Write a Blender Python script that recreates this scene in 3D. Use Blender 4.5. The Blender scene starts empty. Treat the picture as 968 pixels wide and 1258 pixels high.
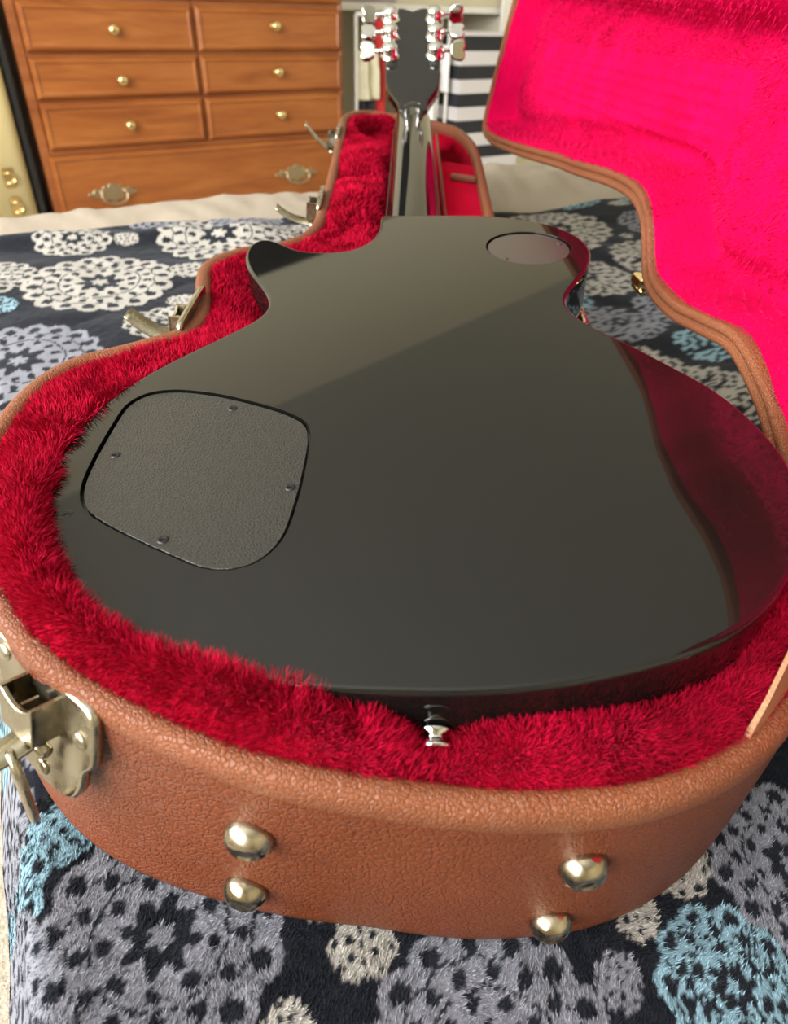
import bpy, math, random
import numpy as np
from mathutils import Matrix, Vector
from mathutils.geometry import tessellate_polygon
rng = np.random.default_rng(7)
S = 0.001                                   # everything below is measured in millimetres
sc = bpy.context.scene
# ---------------------------------------------------------------- frames
# "guitar frame": z = 0 is the flat back of the guitar, y runs up the neck.  G turns it into the level world.
G = np.array([[ 0.99951302, -0.00156348, -0.03116539],
              [-0.00156348,  0.99498037, -0.10005813],
              [ 0.03116539,  0.10005813,  0.99449338]])
def nz(v):
    v = np.array(v, float); return v/np.linalg.norm(v)
# room frame: s along the dresser wall, d into the wall, z up
RO = np.array([-1187.7, 2355.4, 0.0]); RS = np.array([0.81305, 0.58219, 0.0]); RD = np.array([-0.58219, 0.81305, 0.0])
FLOOR, CEIL, WALL = -540.0, 2370.0, 452.0
def RF(P):
    P = np.atleast_2d(np.array(P, float)); return RO + P[:, :1]*RS + P[:, 1:2]*RD + P[:, 2:3]*np.array([0, 0, 1.0])
# ---------------------------------------------------------------- camera
C = np.array([-3.26871870, -124.790318, 188.251913]); TH, YA, RL, FPX = 0.72733816, -0.03208788, -0.01343687, 850.0
fw = np.array([math.sin(YA)*math.cos(TH), math.cos(YA)*math.cos(TH), -math.sin(TH)])
rt = np.array([math.cos(YA), -math.sin(YA), 0.0]); up = np.cross(rt, fw)
r2 = rt*math.cos(RL)+up*math.sin(RL); u2 = -rt*math.sin(RL)+up*math.cos(RL)
cd = bpy.data.cameras.new('camera'); cam = bpy.data.objects.new('camera', cd); sc.collection.objects.link(cam); sc.camera = cam
R = np.stack([G@r2, G@u2, -(G@fw)], axis=1)
M = Matrix.Identity(4)
for i in range(3):
    for j in range(3): M[i][j] = R[i, j]
    M[i][3] = (G@C)[i]*S
cam.matrix_world = M
cd.sensor_fit = 'HORIZONTAL'; cd.sensor_width = 36.0; cd.lens = 36.0*FPX/968.0; cd.clip_start = 0.01; cd.clip_end = 60
cd.dof.use_dof = True; cd.dof.focus_distance = 0.34; cd.dof.aperture_fstop = 15.0
# ---------------------------------------------------------------- world, light, exposure
w = bpy.data.worlds.new('world'); sc.world = w; w.use_nodes = True
wt = w.node_tree; wt.nodes.clear()
sky = wt.nodes.new('ShaderNodeTexSky'); sky.sky_type = 'PREETHAM'; sky.turbidity = 4.0; sky.sun_direction = (-0.35, 0.5, 0.8)
bgn = wt.nodes.new('ShaderNodeBackground'); bgn.inputs['Strength'].default_value = 0.6
wo = wt.nodes.new('ShaderNodeOutputWorld'); wt.links.new(sky.outputs[0], bgn.inputs[0]); wt.links.new(bgn.outputs[0], wo.inputs[0])
def area(name, pos, target, sx, sy, power, col):
    l = bpy.data.lights.new(name, 'AREA'); l.shape = 'RECTANGLE'; l.size = sx*S; l.size_y = sy*S; l.energy = power; l.color = col
    o = bpy.data.objects.new(name, l); sc.collection.objects.link(o)
    p = Vector(RF(pos)[0]*S); t = Vector(RF(target)[0]*S); o.location = p
    o.rotation_euler = (t-p).to_track_quat('-Z', 'Y').to_euler(); return o
# daylight entering through the room's window in the left wall
LW = -1900.0; RW = 3300.0; BW = -5400.0
area('window_daylight', (LW-60, -2200, 950), (0, -1900, 1080), 2500, 1500, 215, (1.0, 0.98, 0.95))
sc.view_settings.view_transform = 'Standard'; sc.view_settings.look = 'None'; sc.view_settings.gamma = 1.0
sc.view_settings.use_curve_mapping = False; sc.view_settings.exposure = 0.0
try:
    sc.cycles.use_denoising = True; sc.cycles.max_bounces = 10; sc.cycles.diffuse_bounces = 6; sc.cycles.glossy_bounces = 5
    sc.cycles.sample_clamp_indirect = 6.0; sc.cycles.caustics_reflective = False
except Exception: pass
# ================================================================ helpers
def empty(name, loc, label, cat, group=None, kind=None):
    o = bpy.data.objects.new(name, None); sc.collection.objects.link(o)
    o.location = Vector(np.array(loc)*S); o.empty_display_size = .02
    tag(o, label, cat, group, kind); return o
def tag(o, label=None, cat=None, group=None, kind=None):
    for k, v in (('label', label), ('category', cat), ('group', group), ('kind', kind)):
        if v: o[k] = v
    return o
def rootloc(p):
    q = np.zeros(3)
    while p is not None: q += np.array(p.location); p = p.parent
    return q
class MB:
    """collects geometry (mm, in frame 'g' or 'r' or world) into one mesh"""
    def __init__(s, frame='g'): s.v = []; s.f = []; s.sm = []; s.n = 0; s.frame = frame
    def add(s, V, F, smooth=True):
        V = np.asarray(V, float).reshape(-1, 3); s.v.append(V)
        s.f += [tuple(int(i)+s.n for i in f) for f in F]; s.sm += [smooth]*len(F); s.n += len(V); return s
    def box(s, lo, hi, M=None, bev=0.0):
        lo = np.array(lo, float); hi = np.array(hi, float)
        if bev <= 0:
            V = np.array([[x, y, z] for x in (lo[0], hi[0]) for y in (lo[1], hi[1]) for z in (lo[2], hi[2])])
            F = [(0,1,3,2),(4,6,7,5),(0,4,5,1),(2,3,7,6),(0,2,6,4),(1,5,7,3)]
        else:
            c = (lo+hi)/2; h = (hi-lo)/2; b = min(bev, h.min()*.98); V = []; F = []
            idx = {}
            for a in range(3):
                for sx in (-1, 1):
                    for sy in (-1, 1):
                        for sz in (-1, 1):
                            sg = np.array([sx, sy, sz]); p = sg*h - sg*b; p[a] += sg[a]*b
                            idx[(a, sx, sy, sz)] = len(V); V.append(c+p)
            def I(a, q): return idx[(a,)+tuple(q)]
            for a in range(3):
                o1, o2 = [k for k in range(3) if k != a]
                for sg in (-1, 1):
                    q = []
                    for (m, n_) in ((-1,-1),(1,-1),(1,1),(-1,1)):
                        t = [0,0,0]; t[a] = sg; t[o1] = m; t[o2] = n_; q.append(I(a, t))
                    F.append(tuple(q) if (sg > 0) == (a != 1) else tuple(q[::-1]))
            for a in range(3):            # edges parallel to axis a
                o1, o2 = [k for k in range(3) if k != a]
                for m in (-1, 1):
                    for n_ in (-1, 1):
                        t0 = [0,0,0]; t0[o1] = m; t0[o2] = n_; t1 = list(t0); t0[a] = -1; t1[a] = 1
                        F.append((I(o1, t0), I(o1, t1), I(o2, t1), I(o2, t0)))
            for sx in (-1,1):
                for sy in (-1,1):
                    for sz in (-1,1): F.append(tuple(I(a,(sx,sy,sz)) for a in range(3)))
            V = np.array(V)
        if M is not None: V = M(V)
        return s.add(V, F, False)
    def lathe(s, prof, n=24, M=None, cap=True):
        """prof: list of (radius, height) round local z"""
        V = []; F = []
        for (r, h) in prof:
            for k in range(n):
                a = 2*math.pi*k/n; V.append((r*math.cos(a), r*math.sin(a), h))
        m = len(prof)
        for i in range(m-1):
            for k in range(n):
                k2 = (k+1) % n; F.append((i*n+k, i*n+k2, (i+1)*n+k2, (i+1)*n+k))
        if cap: F.append(tuple(range(n))[::-1]); F.append(tuple((m-1)*n+k for k in range(n)))
        V = np.array(V)
        if M is not None: V = M(V)
        return s.add(V, F, True)
    def tube(s, P, r, n=10, M=None, closed=False):
        P = np.asarray(P, float); m = len(P); rr = np.ones(m)*r
        T = np.gradient(P, axis=0) if not closed else np.roll(P, -1, 0)-np.roll(P, 1, 0)
        T /= np.linalg.norm(T, axis=1)[:, None]
        N0 = np.cross(T[0], [0, 0, 1.0]);
        if np.linalg.norm(N0) < .1: N0 = np.cross(T[0], [1.0, 0, 0])
        N = N0/np.linalg.norm(N0); V = []
        for i in range(m):
            N = N-T[i]*(N@T[i]); N /= np.linalg.norm(N); B = np.cross(T[i], N)
            for k in range(n):
                a = 2*math.pi*k/n; V.append(P[i]+rr[i]*(math.cos(a)*N+math.sin(a)*B))
        F = []
        for i in range(m if closed else m-1):
            i2 = (i+1) % m
            for k in range(n):
                k2 = (k+1) % n; F.append((i*n+k, i*n+k2, i2*n+k2, i2*n+k))
        if not closed: F.append(tuple(range(n))[::-1]); F.append(tuple((m-1)*n+k for k in range(n)))
        V = np.array(V)
        if M is not None: V = M(V)
        return s.add(V, F, True)
    def prism(s, poly, h0, h1, M=None, bev=0.0, smooth=False):
        """polygon (2D) extruded along local z from h0 to h1 (top edge bevelled)"""
        poly = np.asarray(poly, float); n = len(poly)
        rings = [(poly, h0), (poly, h1-bev if bev else h1)]
        if bev: rings.append((offset(poly, bev), h1))
        V = np.concatenate([np.c_[p, np.full(n, h)] for p, h in rings]); F = []
        for i in range(len(rings)-1):
            for k in range(n):
                k2 = (k+1) % n; F.append((i*n+k, i*n+k2, (i+1)*n+k2, (i+1)*n+k))
        F2 = [tuple(range(n))[::-1], tuple((len(rings)-1)*n+k for k in range(n))]
        if M is not None: V = M(V)
        k = s.n; s.add(V, F, smooth); s.f += [tuple(i+k for i in f) for f in F2]; s.sm += [False]*2
        return s
    def build(s, name, mat, parent=None):
        V = np.concatenate(s.v)
        V = V@G.T if s.frame == 'g' else RF(V) if s.frame == 'r' else V
        V = V*S - rootloc(parent)
        me = bpy.data.meshes.new(name)
        me.from_pydata([], [], []) if False else None
        loops = np.fromiter((i for f in s.f for i in f), dtype=np.int32); cnt = np.fromiter((len(f) for f in s.f), dtype=np.int32)
        me.vertices.add(len(V)); me.vertices.foreach_set('co', V.astype(np.float32).ravel())
        me.loops.add(len(loops)); me.loops.foreach_set('vertex_index', loops)
        me.polygons.add(len(cnt)); me.polygons.foreach_set('loop_start', np.concatenate([[0], np.cumsum(cnt)[:-1]]).astype(np.int32))
        me.polygons.foreach_set('use_smooth', np.array(s.sm, dtype=bool))
        me.update(calc_edges=True); me.validate()
        return link(name, me, mat, parent)
def link(name, me, mat, parent):
    me.materials.append(mat); o = bpy.data.objects.new(name, me); sc.collection.objects.link(o); o.parent = parent; return o
def fast_mesh(name, V, F, mat, parent=None, frame='g', smooth=True, cols=None):
    """F: int array (n,3) or (n,4)"""
    V = V@G.T if frame == 'g' else RF(V) if frame == 'r' else V
    V = V*S - rootloc(parent)
    me = bpy.data.meshes.new(name); k = F.shape[1]
    me.vertices.add(len(V)); me.vertices.foreach_set('co', V.astype(np.float32).ravel())
    me.loops.add(F.size); me.loops.foreach_set('vertex_index', F.astype(np.int32).ravel())
    me.polygons.add(len(F)); me.polygons.foreach_set('loop_start', (np.arange(len(F))*k).astype(np.int32))
    me.polygons.foreach_set('use_smooth', np.full(len(F), smooth)); me.update(calc_edges=True)
    if cols is not None:
        at = me.color_attributes.new('dye', 'FLOAT_COLOR', 'POINT')
        at.data.foreach_set('color', np.c_[cols, np.ones(len(cols))].astype(np.float32).ravel())
    return link(name, me, mat, parent)
def spline(P, n=240, closed=True, smooth=0.0):
    """centripetal-ish Catmull-Rom through P, resampled evenly to n points"""
    P = np.asarray(P, float); m = len(P); out = []
    rg = range(m) if closed else range(m-1)
    for i in rg:
        if closed: p0, p1, p2, p3 = P[(i-1) % m], P[i], P[(i+1) % m], P[(i+2) % m]
        else: p0, p1, p2, p3 = P[max(i-1, 0)], P[i], P[i+1], P[min(i+2, m-1)]
        L = np.linalg.norm(p2-p1); a = min(1, L/max(np.linalg.norm(p1-p0), 1e-6)); b = min(1, L/max(np.linalg.norm(p3-p2), 1e-6))
        m1 = (p2-p0)*.5*min(1, 2*L/max(np.linalg.norm(p2-p0), 1e-6)); m2 = (p3-p1)*.5*min(1, 2*L/max(np.linalg.norm(p3-p1), 1e-6))
        for t in np.linspace(0, 1, 12, endpoint=False):
            out.append((2*t**3-3*t**2+1)*p1+(t**3-2*t**2+t)*m1+(-2*t**3+3*t**2)*p2+(t**3-t**2)*m2)
    if not closed: out.append(P[-1])
    Q = np.array(out)
    if closed: Q = np.vstack([Q, Q[:1]])
    d = np.r_[0, np.cumsum(np.linalg.norm(np.diff(Q, axis=0), axis=1))]
    t = np.linspace(0, d[-1], n, endpoint=not closed)
    Q = np.stack([np.interp(t, d, Q[:, k]) for k in range(Q.shape[1])], axis=1)
    if smooth and closed:
        step = d[-1]/n; k = int(max(1, 3*smooth/step)); kk = np.exp(-.5*(np.arange(-k, k+1)*step/smooth)**2); kk /= kk.sum()
        Q = np.stack([sum(kk[j]*np.roll(Q[:, c], j-k) for j in range(2*k+1)) for c in range(Q.shape[1])], axis=1)
    return Q
def offset(P, d):
    """counter-clockwise polygon moved inward by d (negative: outward)"""
    T = np.roll(P, -1, 0)-np.roll(P, 1, 0); T /= np.maximum(np.linalg.norm(T, axis=1), 1e-9)[:, None]
    N = np.stack([-T[:, 1], T[:, 0]], axis=1)
    if np.ndim(d): d = np.asarray(d)[:, None]
    return P+N*d
def sdist(P, X, Y):
    """signed distance of grid points to polygon P, positive inside"""
    A = P; B = np.roll(P, -1, 0); sh = X.shape; x = X.ravel(); y = Y.ravel(); best = np.full(len(x), 1e18); ins = np.zeros(len(x), bool)
    for a, b in zip(A, B):
        ab = b-a; L = ab@ab+1e-12; t = np.clip(((x-a[0])*ab[0]+(y-a[1])*ab[1])/L, 0, 1)
        dd = (x-a[0]-t*ab[0])**2+(y-a[1]-t*ab[1])**2; best = np.minimum(best, dd)
        c = ((a[1] > y) != (b[1] > y)) & (x < (b[0]-a[0])*(y-a[1])/((b[1]-a[1]) if b[1] != a[1] else 1e-12)+a[0]); ins ^= c
    return (np.sqrt(best)*np.where(ins, 1, -1)).reshape(sh)
def vnoise(X, Y, scale, seed=0, oct=3):
    """smooth value noise in [-1,1]"""
    r = np.random.default_rng(seed); T = r.uniform(-1, 1, (256, 256)); out = 0; amp = 1; tot = 0
    for o in range(oct):
        x = X/scale*2**o+17.3*o; y = Y/scale*2**o+9.1*o; i = np.floor(x).astype(int); j = np.floor(y).astype(int); fx = x-i; fy = y-j
        fx = fx*fx*(3-2*fx); fy = fy*fy*(3-2*fy)
        g = lambda a, b: T[a % 256, b % 256]
        out = out+amp*((g(i, j)*(1-fx)+g(i+1, j)*fx)*(1-fy)+(g(i, j+1)*(1-fx)+g(i+1, j+1)*fx)*fy); tot += amp; amp *= .5
    return out/tot
def sstep(x, a, b):
    t = np.clip((x-a)/(b-a), 0, 1); return t*t*(3-2*t)
def frameM(o, ex, ey, ez):
    o = np.array(o, float); ex = nz(ex); ey = nz(ey); ez = nz(ez)
    return lambda V: o+V[:, :1]*ex+V[:, 1:2]*ey+V[:, 2:3]*ez
def grid_faces(mask):
    """quads of a grid of vertices where all four corners are in mask; returns (faces, index map)"""
    idx = np.cumsum(mask.ravel()).reshape(mask.shape)-1
    q = mask[:-1, :-1] & mask[1:, :-1] & mask[1:, 1:] & mask[:-1, 1:]
    i, j = np.nonzero(q)
    return np.stack([idx[i, j], idx[i+1, j], idx[i+1, j+1], idx[i, j+1]], axis=1)
# ================================================================ materials
def mat(name, base=(.5,.5,.5), rough=.5, metal=0.0, spec=.5, ior=1.5, sheen=0, sheen_tint=None, coat=0):
    m = bpy.data.materials.new(name); m.use_nodes = True; nt = m.node_tree; b = nt.nodes['Principled BSDF']
    b.inputs['Base Color'].default_value = (*base, 1); b.inputs['Roughness'].default_value = rough; b.inputs['Metallic'].default_value = metal
    b.inputs['IOR'].default_value = ior; b.inputs['Specular IOR Level'].default_value = spec
    if sheen: b.inputs['Sheen Weight'].default_value = sheen; b.inputs['Sheen Roughness'].default_value = .4; b.inputs['Sheen Tint'].default_value = (*(sheen_tint or base), 1)
    if coat: b.inputs['Coat Weight'].default_value = coat; b.inputs['Coat Roughness'].default_value = .05
    return m
def N(m, t, **kw):
    n = m.node_tree.nodes.new(t)
    for k, v in kw.items():
        if k in n.inputs: n.inputs[k].default_value = v
        else: setattr(n, k, v)
    return n
def L(m, a, b): m.node_tree.links.new(a, b)
def coords(m, scale=(1, 1, 1)):
    tc = N(m, 'ShaderNodeTexCoord'); mp = N(m, 'ShaderNodeMapping'); mp.inputs['Scale'].default_value = scale
    L(m, tc.outputs['Object'], mp.inputs['Vector']); return mp.outputs[0]
def ramp(m, fac, stops):
    r = N(m, 'ShaderNodeValToRGB'); e = r.color_ramp.elements
    e[0].position, e[0].color = stops[0][0], (*stops[0][1], 1); e[1].position, e[1].color = stops[-1][0], (*stops[-1][1], 1)
    for p, c in stops[1:-1]: x = e.new(p); x.color = (*c, 1)
    L(m, fac, r.inputs[0]); return r.outputs[0]
def noise_bump(m, scale, strength, dist=.001, detail=4, vec=None, rough=.6, height=None):
    if height is None:
        n = N(m, 'ShaderNodeTexNoise'); n.inputs['Scale'].default_value = scale; n.inputs['Detail'].default_value = detail; n.inputs['Roughness'].default_value = rough
        L(m, vec or coords(m), n.inputs['Vector']); height = n.outputs['Fac']
    b = N(m, 'ShaderNodeBump'); b.inputs['Strength'].default_value = strength; b.inputs['Distance'].default_value = dist
    L(m, height, b.inputs['Height']); L(m, b.outputs[0], m.node_tree.nodes['Principled BSDF'].inputs['Normal'])
def noise_color(m, scale, stops, detail=4, vec=None, socket='Base Color', dist=0.0):
    n = N(m, 'ShaderNodeTexNoise'); n.inputs['Scale'].default_value = scale; n.inputs['Detail'].default_value = detail; n.inputs['Distortion'].default_value = dist
    L(m, vec or coords(m), n.inputs['Vector']); c = ramp(m, n.outputs['Fac'], stops)
    L(m, c, m.node_tree.nodes['Principled BSDF'].inputs[socket])
# guitar
m_black = mat('black_gloss_lacquer', (.0045,.0045,.004), .03, ior=1.52)
m_cover = mat('black_textured_plastic', (.012,.012,.011), .30, ior=1.6)
v = N(m_cover, 'ShaderNodeTexVoronoi'); v.feature = 'DISTANCE_TO_EDGE'; v.inputs['Scale'].default_value = 620; v.inputs['Randomness'].default_value = 1
L(m_cover, coords(m_cover), v.inputs['Vector']); mr = N(m_cover, 'ShaderNodeMapRange'); mr.inputs['From Max'].default_value = .25; L(m_cover, v.outputs['Distance'], mr.inputs['Value'])
noise_bump(m_cover, 0, .35, .0004, height=mr.outputs[0])
m_plate = mat('dark_satin_plastic', (.035,.028,.028), .22, ior=1.6); noise_bump(m_plate, 900, .08, .0003)
m_cavity = mat('black_recess', (.004,.004,.004), .6)
m_chrome = mat('polished_chrome', (.66,.66,.64), .06, 1.0)
m_rose = mat('dark_rosewood', (.06,.03,.02), .4)
m_screw = mat('black_screw', (.012,.012,.012), .35, .3)
# metals of the case
m_brass = mat('aged_nickel_brass', (.62,.55,.40), .2, 1.0)
noise_color(m_brass, 60, [(.3,(.22,.17,.10)),(.5,(.42,.36,.26)),(.75,(.58,.53,.42))], 5)
noise_color(m_brass, 150, [(.35,(.12,.12,.12)),(.7,(.34,.34,.34))], 3, socket='Roughness')
m_nick = mat('latch_nickel', (.70,.64,.50), .25, 1.0)
noise_color(m_nick, 45, [(.3,(.30,.26,.18)),(.6,(.46,.42,.32)),(.8,(.58,.54,.45))], 5)
noise_color(m_nick, 90, [(.35,(.16,.16,.16)),(.7,(.36,.36,.36))], 3, socket='Roughness')
# leather
def leather(name, c0, c1, scale=330, st=.55):
    m = mat(name, c1, .45, ior=1.48, spec=.36)
    vec = coords(m)
    nz1 = N(m, 'ShaderNodeTexNoise'); nz1.inputs['Scale'].default_value = 90; nz1.inputs['Detail'].default_value = 3; L(m, vec, nz1.inputs['Vector'])
    mx = N(m, 'ShaderNodeVectorMath', operation='MULTIPLY_ADD'); mx.inputs[1].default_value = (.006,.006,.006); L(m, nz1.outputs['Color'], mx.inputs[0]); L(m, vec, mx.inputs[2])
    v = N(m, 'ShaderNodeTexVoronoi'); v.feature = 'DISTANCE_TO_EDGE'; v.inputs['Scale'].default_value = scale; L(m, mx.outputs[0], v.inputs['Vector'])
    a = N(m, 'ShaderNodeMapRange'); a.inputs['From Max'].default_value = .16; L(m, v.outputs['Distance'], a.inputs['Value'])
    n2 = N(m, 'ShaderNodeTexNoise'); n2.inputs['Scale'].default_value = 900; n2.inputs['Detail'].default_value = 3; L(m, vec, n2.inputs['Vector'])
    ad = N(m, 'ShaderNodeMath', operation='MULTIPLY_ADD'); ad.inputs[1].default_value = .6; L(m, n2.outputs['Fac'], ad.inputs[0]); L(m, a.outputs[0], ad.inputs[2])
    noise_bump(m, 0, st, .0005, height=ad.outputs[0])
    m.node_tree.nodes['Bump'].inputs['Distance'].default_value = .0009
    noise_color(m, 9, [(.3, c0), (.7, c1)], 5, vec=vec)
    return m
m_leather = leather('brown_grained_vinyl', (.112,.0265,.0080), (.150,.0375,.0120), 400, .6)
m_rim = leather('brown_rim_binding', (.15,.045,.017), (.21,.070,.028), 560, .6)
m_strap = leather('tan_leather', (.28,.13,.06), (.34,.17,.085), 500, .3)
m_tab = leather('dark_brown_leather', (.12,.04,.02), (.20,.08,.04), 500, .3)
# plush
def plush(name, c0, c1, sheen, bump=.6, sc_=420):
    m = mat(name, c1, .95, spec=.03, sheen=sheen, sheen_tint=(1,.25,.4))
    noise_color(m, 28, [(.3, c0), (.7, c1)], 6); noise_bump(m, sc_, bump, .0015, 6); return m
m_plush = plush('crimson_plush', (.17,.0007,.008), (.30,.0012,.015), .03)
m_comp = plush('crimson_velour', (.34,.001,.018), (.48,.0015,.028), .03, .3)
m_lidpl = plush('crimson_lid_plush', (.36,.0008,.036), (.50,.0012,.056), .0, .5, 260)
m_fur = mat('crimson_pile', (.66,.003,.04), .75, spec=.08, sheen=.06, sheen_tint=(1,.3,.45))
at = N(m_fur, 'ShaderNodeAttribute', attribute_name='dye'); L(m_fur, at.outputs['Color'], m_fur.node_tree.nodes['Principled BSDF'].inputs['Base Color'])
# bedspread
m_fleece = mat('printed_fleece', (.3,.3,.3), .9, spec=.05, sheen=.10, sheen_tint=(.8,.85,.95))
at = N(m_fleece, 'ShaderNodeAttribute', attribute_name='dye'); L(m_fleece, at.outputs['Color'], m_fleece.node_tree.nodes['Principled BSDF'].inputs['Base Color'])
noise_bump(m_fleece, 700, .5, .0012, 5)
m_sheet = mat('cream_sheet', (.31,.265,.21), .9, spec=.1, sheen=.05, sheen_tint=(1,1,1)); noise_bump(m_sheet, 14, .3, .01, 4)
# wood
def wood(name, c0, c1, c2, rough=.32):
    m = mat(name, c1, rough, ior=1.5)
    vec = coords(m, (1, 1, 9))
    n = N(m, 'ShaderNodeTexNoise'); n.inputs['Scale'].default_value = 3.2; n.inputs['Detail'].default_value = 8; n.inputs['Roughness'].default_value = .62; n.inputs['Distortion'].default_value = .4
    L(m, vec, n.inputs['Vector']); c = ramp(m, n.outputs['Fac'], [(.3, c0), (.5, c1), (.72, c2)])
    L(m, c, m.node_tree.nodes['Principled BSDF'].inputs['Base Color']); return m
m_wood = wood('honey_wood', (.22,.060,.014), (.30,.093,.021), (.37,.130,.032))
m_wood2 = wood('honey_wood_frame', (.20,.056,.016), (.28,.088,.026), (.34,.12,.038))
m_brassk = mat('brass_knob', (.80,.62,.30), .18, 1.0)
m_antique = mat('antique_brass', (.52,.42,.28), .35, 1.0)
m_wall = mat('wall_paint', (.84,.79,.63), .9, spec=.2); noise_bump(m_wall, 120, .08, .002)
m_ceil = mat('ceiling_paint', (.60,.62,.60), .95, spec=.1); noise_bump(m_ceil, 60, .15, .003)
m_white = mat('white_trim_paint', (.80,.79,.75), .4)
m_carpet = mat('beige_carpet', (.50,.45,.36), 1.0, spec=.05); noise_color(m_carpet, 160, [(.3,(.38,.34,.27)),(.7,(.58,.53,.44))], 6); noise_bump(m_carpet, 300, .8, .006)
m_glass = mat('window_glass', (1,1,1), .0, ior=1.45); m_glass.node_tree.nodes['Principled BSDF'].inputs['Transmission Weight'].default_value = 1
# ================================================================ outlines (mm, guitar frame)
BODY = [(0,.6),(16,1),(30,2.2),(46,4.6),(63,8.6),(78,13),(92,18.5),(108,27),(122,37.5),(134,50),(147,68),(156,88),(161.5,110),(163,128),(160.5,149),(155,170),(147,188),(137,203),
        (126,219),(116,233),(104,248),(97,260),(93,270.5),(91.8,281),(93.5,292),(98.5,304),(107,321),(115,338),(120.5,355),(122.5,371),(120,388),(112,405),(100.5,418),(86,427.5),(67,435),(48,438.5),(20,439.3),(-8,439.5),
        (-26,439),(-28.5,433),(-29,409),(-34,386),(-45,370),(-58,364.3),(-75,364),(-87,369),(-97,378.5),(-107,387),(-115,388),(-121,379),(-122,362),(-118,343),(-111,325),(-103,309),
        (-96,293),(-93,281),(-93,271),(-96,261),(-102,251),(-112,238),(-131,214),(-146,192),(-157.5,166),(-163,137),(-162,112),(-156,88),(-147,67),(-134,47.5),(-117,31),(-98,18.5),(-80,11),(-64,6.5),(-46,3.2),(-30,1.5),(-16,.8)]
BODY = spline(BODY, 420, smooth=2.2)
def zr(x, y): return -18-.13*x-.034*y                        # plane of the case rim
RIM = [(-14,-27),(6,-28.5),(27,-28.5),(47,-26.5),(66,-23.5),(84,-18),(102,-10),(122,3),(141,20),(165,48),(185,82),(198,118),(203,155),(200,187),(190,211),(170,234),(150,256),(142,276),
       (136,298),(126,326),(118,356),(116,384),(112,408),(102,432),(92,456),(83,486),(77,530),(77,583),(79,694),(81,800),(80,880),(74,930),(62,975),(44,995),(20,1003),(-10,1008),(-36,1014),(-66,1012),(-84,998),(-96,975),(-103,935),(-100,860),(-97,778),
       (-93,670),(-90,560),(-90,514),(-91,484),(-97,457),(-112,431),(-136,411),(-153,384),(-157,357),(-149,318),(-143,285),(-147,263),(-168,238),(-191,214),(-201,188),(-203,156),(-199,118),(-186,81),(-165,48),(-142,22),(-121,6.5),(-102,-3.5),(-79,-13),(-58,-20),(-37,-24.5)]
RIM = spline(RIM, 640, smooth=4.0)
# ================================================================ room shell
def rbox(name, lo, hi, m, kind='structure', bev=0):
    o = MB('r').box(lo, hi, bev=bev).build(name, m); o['kind'] = kind; return o
T = 120.0
rbox('floor', (LW-T, BW-T, FLOOR-60), (RW+T, WALL+900, FLOOR), m_carpet)
rbox('ceiling', (LW-T, BW-T, CEIL), (RW+T, WALL+900, CEIL+60), m_ceil)
def wall_window(name, fixed, lo, hi, w0, w1, z0, z1, axis):
    """wall slab (axis 0: normal along s, axis 1: along d) with one window opening"""
    b = MB('r')
    def B(a0, a1, za, zb):
        if axis == 0: b.box((min(fixed, fixed+T_), a0, za), (max(fixed, fixed+T_), a1, zb))
        else: b.box((a0, min(fixed, fixed+T_), za), (a1, max(fixed, fixed+T_), zb))
    T_ = -T
    B(lo, w0, FLOOR, CEIL); B(w1, hi, FLOOR, CEIL); B(w0, w1, FLOOR, z0); B(w0, w1, z1, CEIL)
    o = b.build(name, m_wall); o['kind'] = 'structure'
def window(name, fixed, w0, w1, z0, z1, axis):
    b = MB('r'); f = 50
    def B(a0, a1, za, zb):
        if axis == 0: b.box((fixed-40, a0, za), (fixed+14, a1, zb))
        else: b.box((a0, fixed-40, za), (a1, fixed+14, zb))
    B(w0-f, w1+f, z0-f, z0); B(w0-f, w1+f, z1, z1+f); B(w0-f, w0, z0, z1); B(w1, w1+f, z0, z1); B((w0+w1)/2-18, (w0+w1)/2+18, z0, z1)
    o = b.build(name, m_white); o['kind'] = 'structure'
wall_window('wall_left', LW, BW, WALL+900, -3450, -950, 200, 1700, 0); window('window_1', LW, -3450, -950, 200, 1700, 0)
rbox('wall_near', (LW, BW-T, FLOOR), (RW, BW, CEIL), m_wall)
rbox('wall_right', (RW, BW, FLOOR), (RW+T, WALL+900, CEIL), m_wall)
# far wall with an open closet to the right of the dresser
b = MB('r'); b.box((LW, WALL, FLOOR), (1208, WALL+T, CEIL)); b.box((2350, WALL, FLOOR), (RW, WALL+T, CEIL)); b.box((1208, WALL, 1500), (2350, WALL+T, CEIL)); b.box((1100, WALL+780, FLOOR), (2450, WALL+900, CEIL)); b.box((1088, WALL+T, FLOOR), (1208, WALL+780, CEIL)); b.box((2350, WALL+T, FLOOR), (2470, WALL+780, CEIL))
o = b.build('wall_far', m_wall); o['kind'] = 'structure'
rbox('trim_1', (1190, WALL-16, FLOOR), (1268, WALL+2, 1540), m_white, bev=3)
rbox('trim_2', (2300, WALL-16, FLOOR), (2378, WALL+2, 1540), m_white, bev=3)
rbox('baseboard_far', (LW, WALL-14, FLOOR), (1188, WALL, FLOOR+90), m_white)
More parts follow.
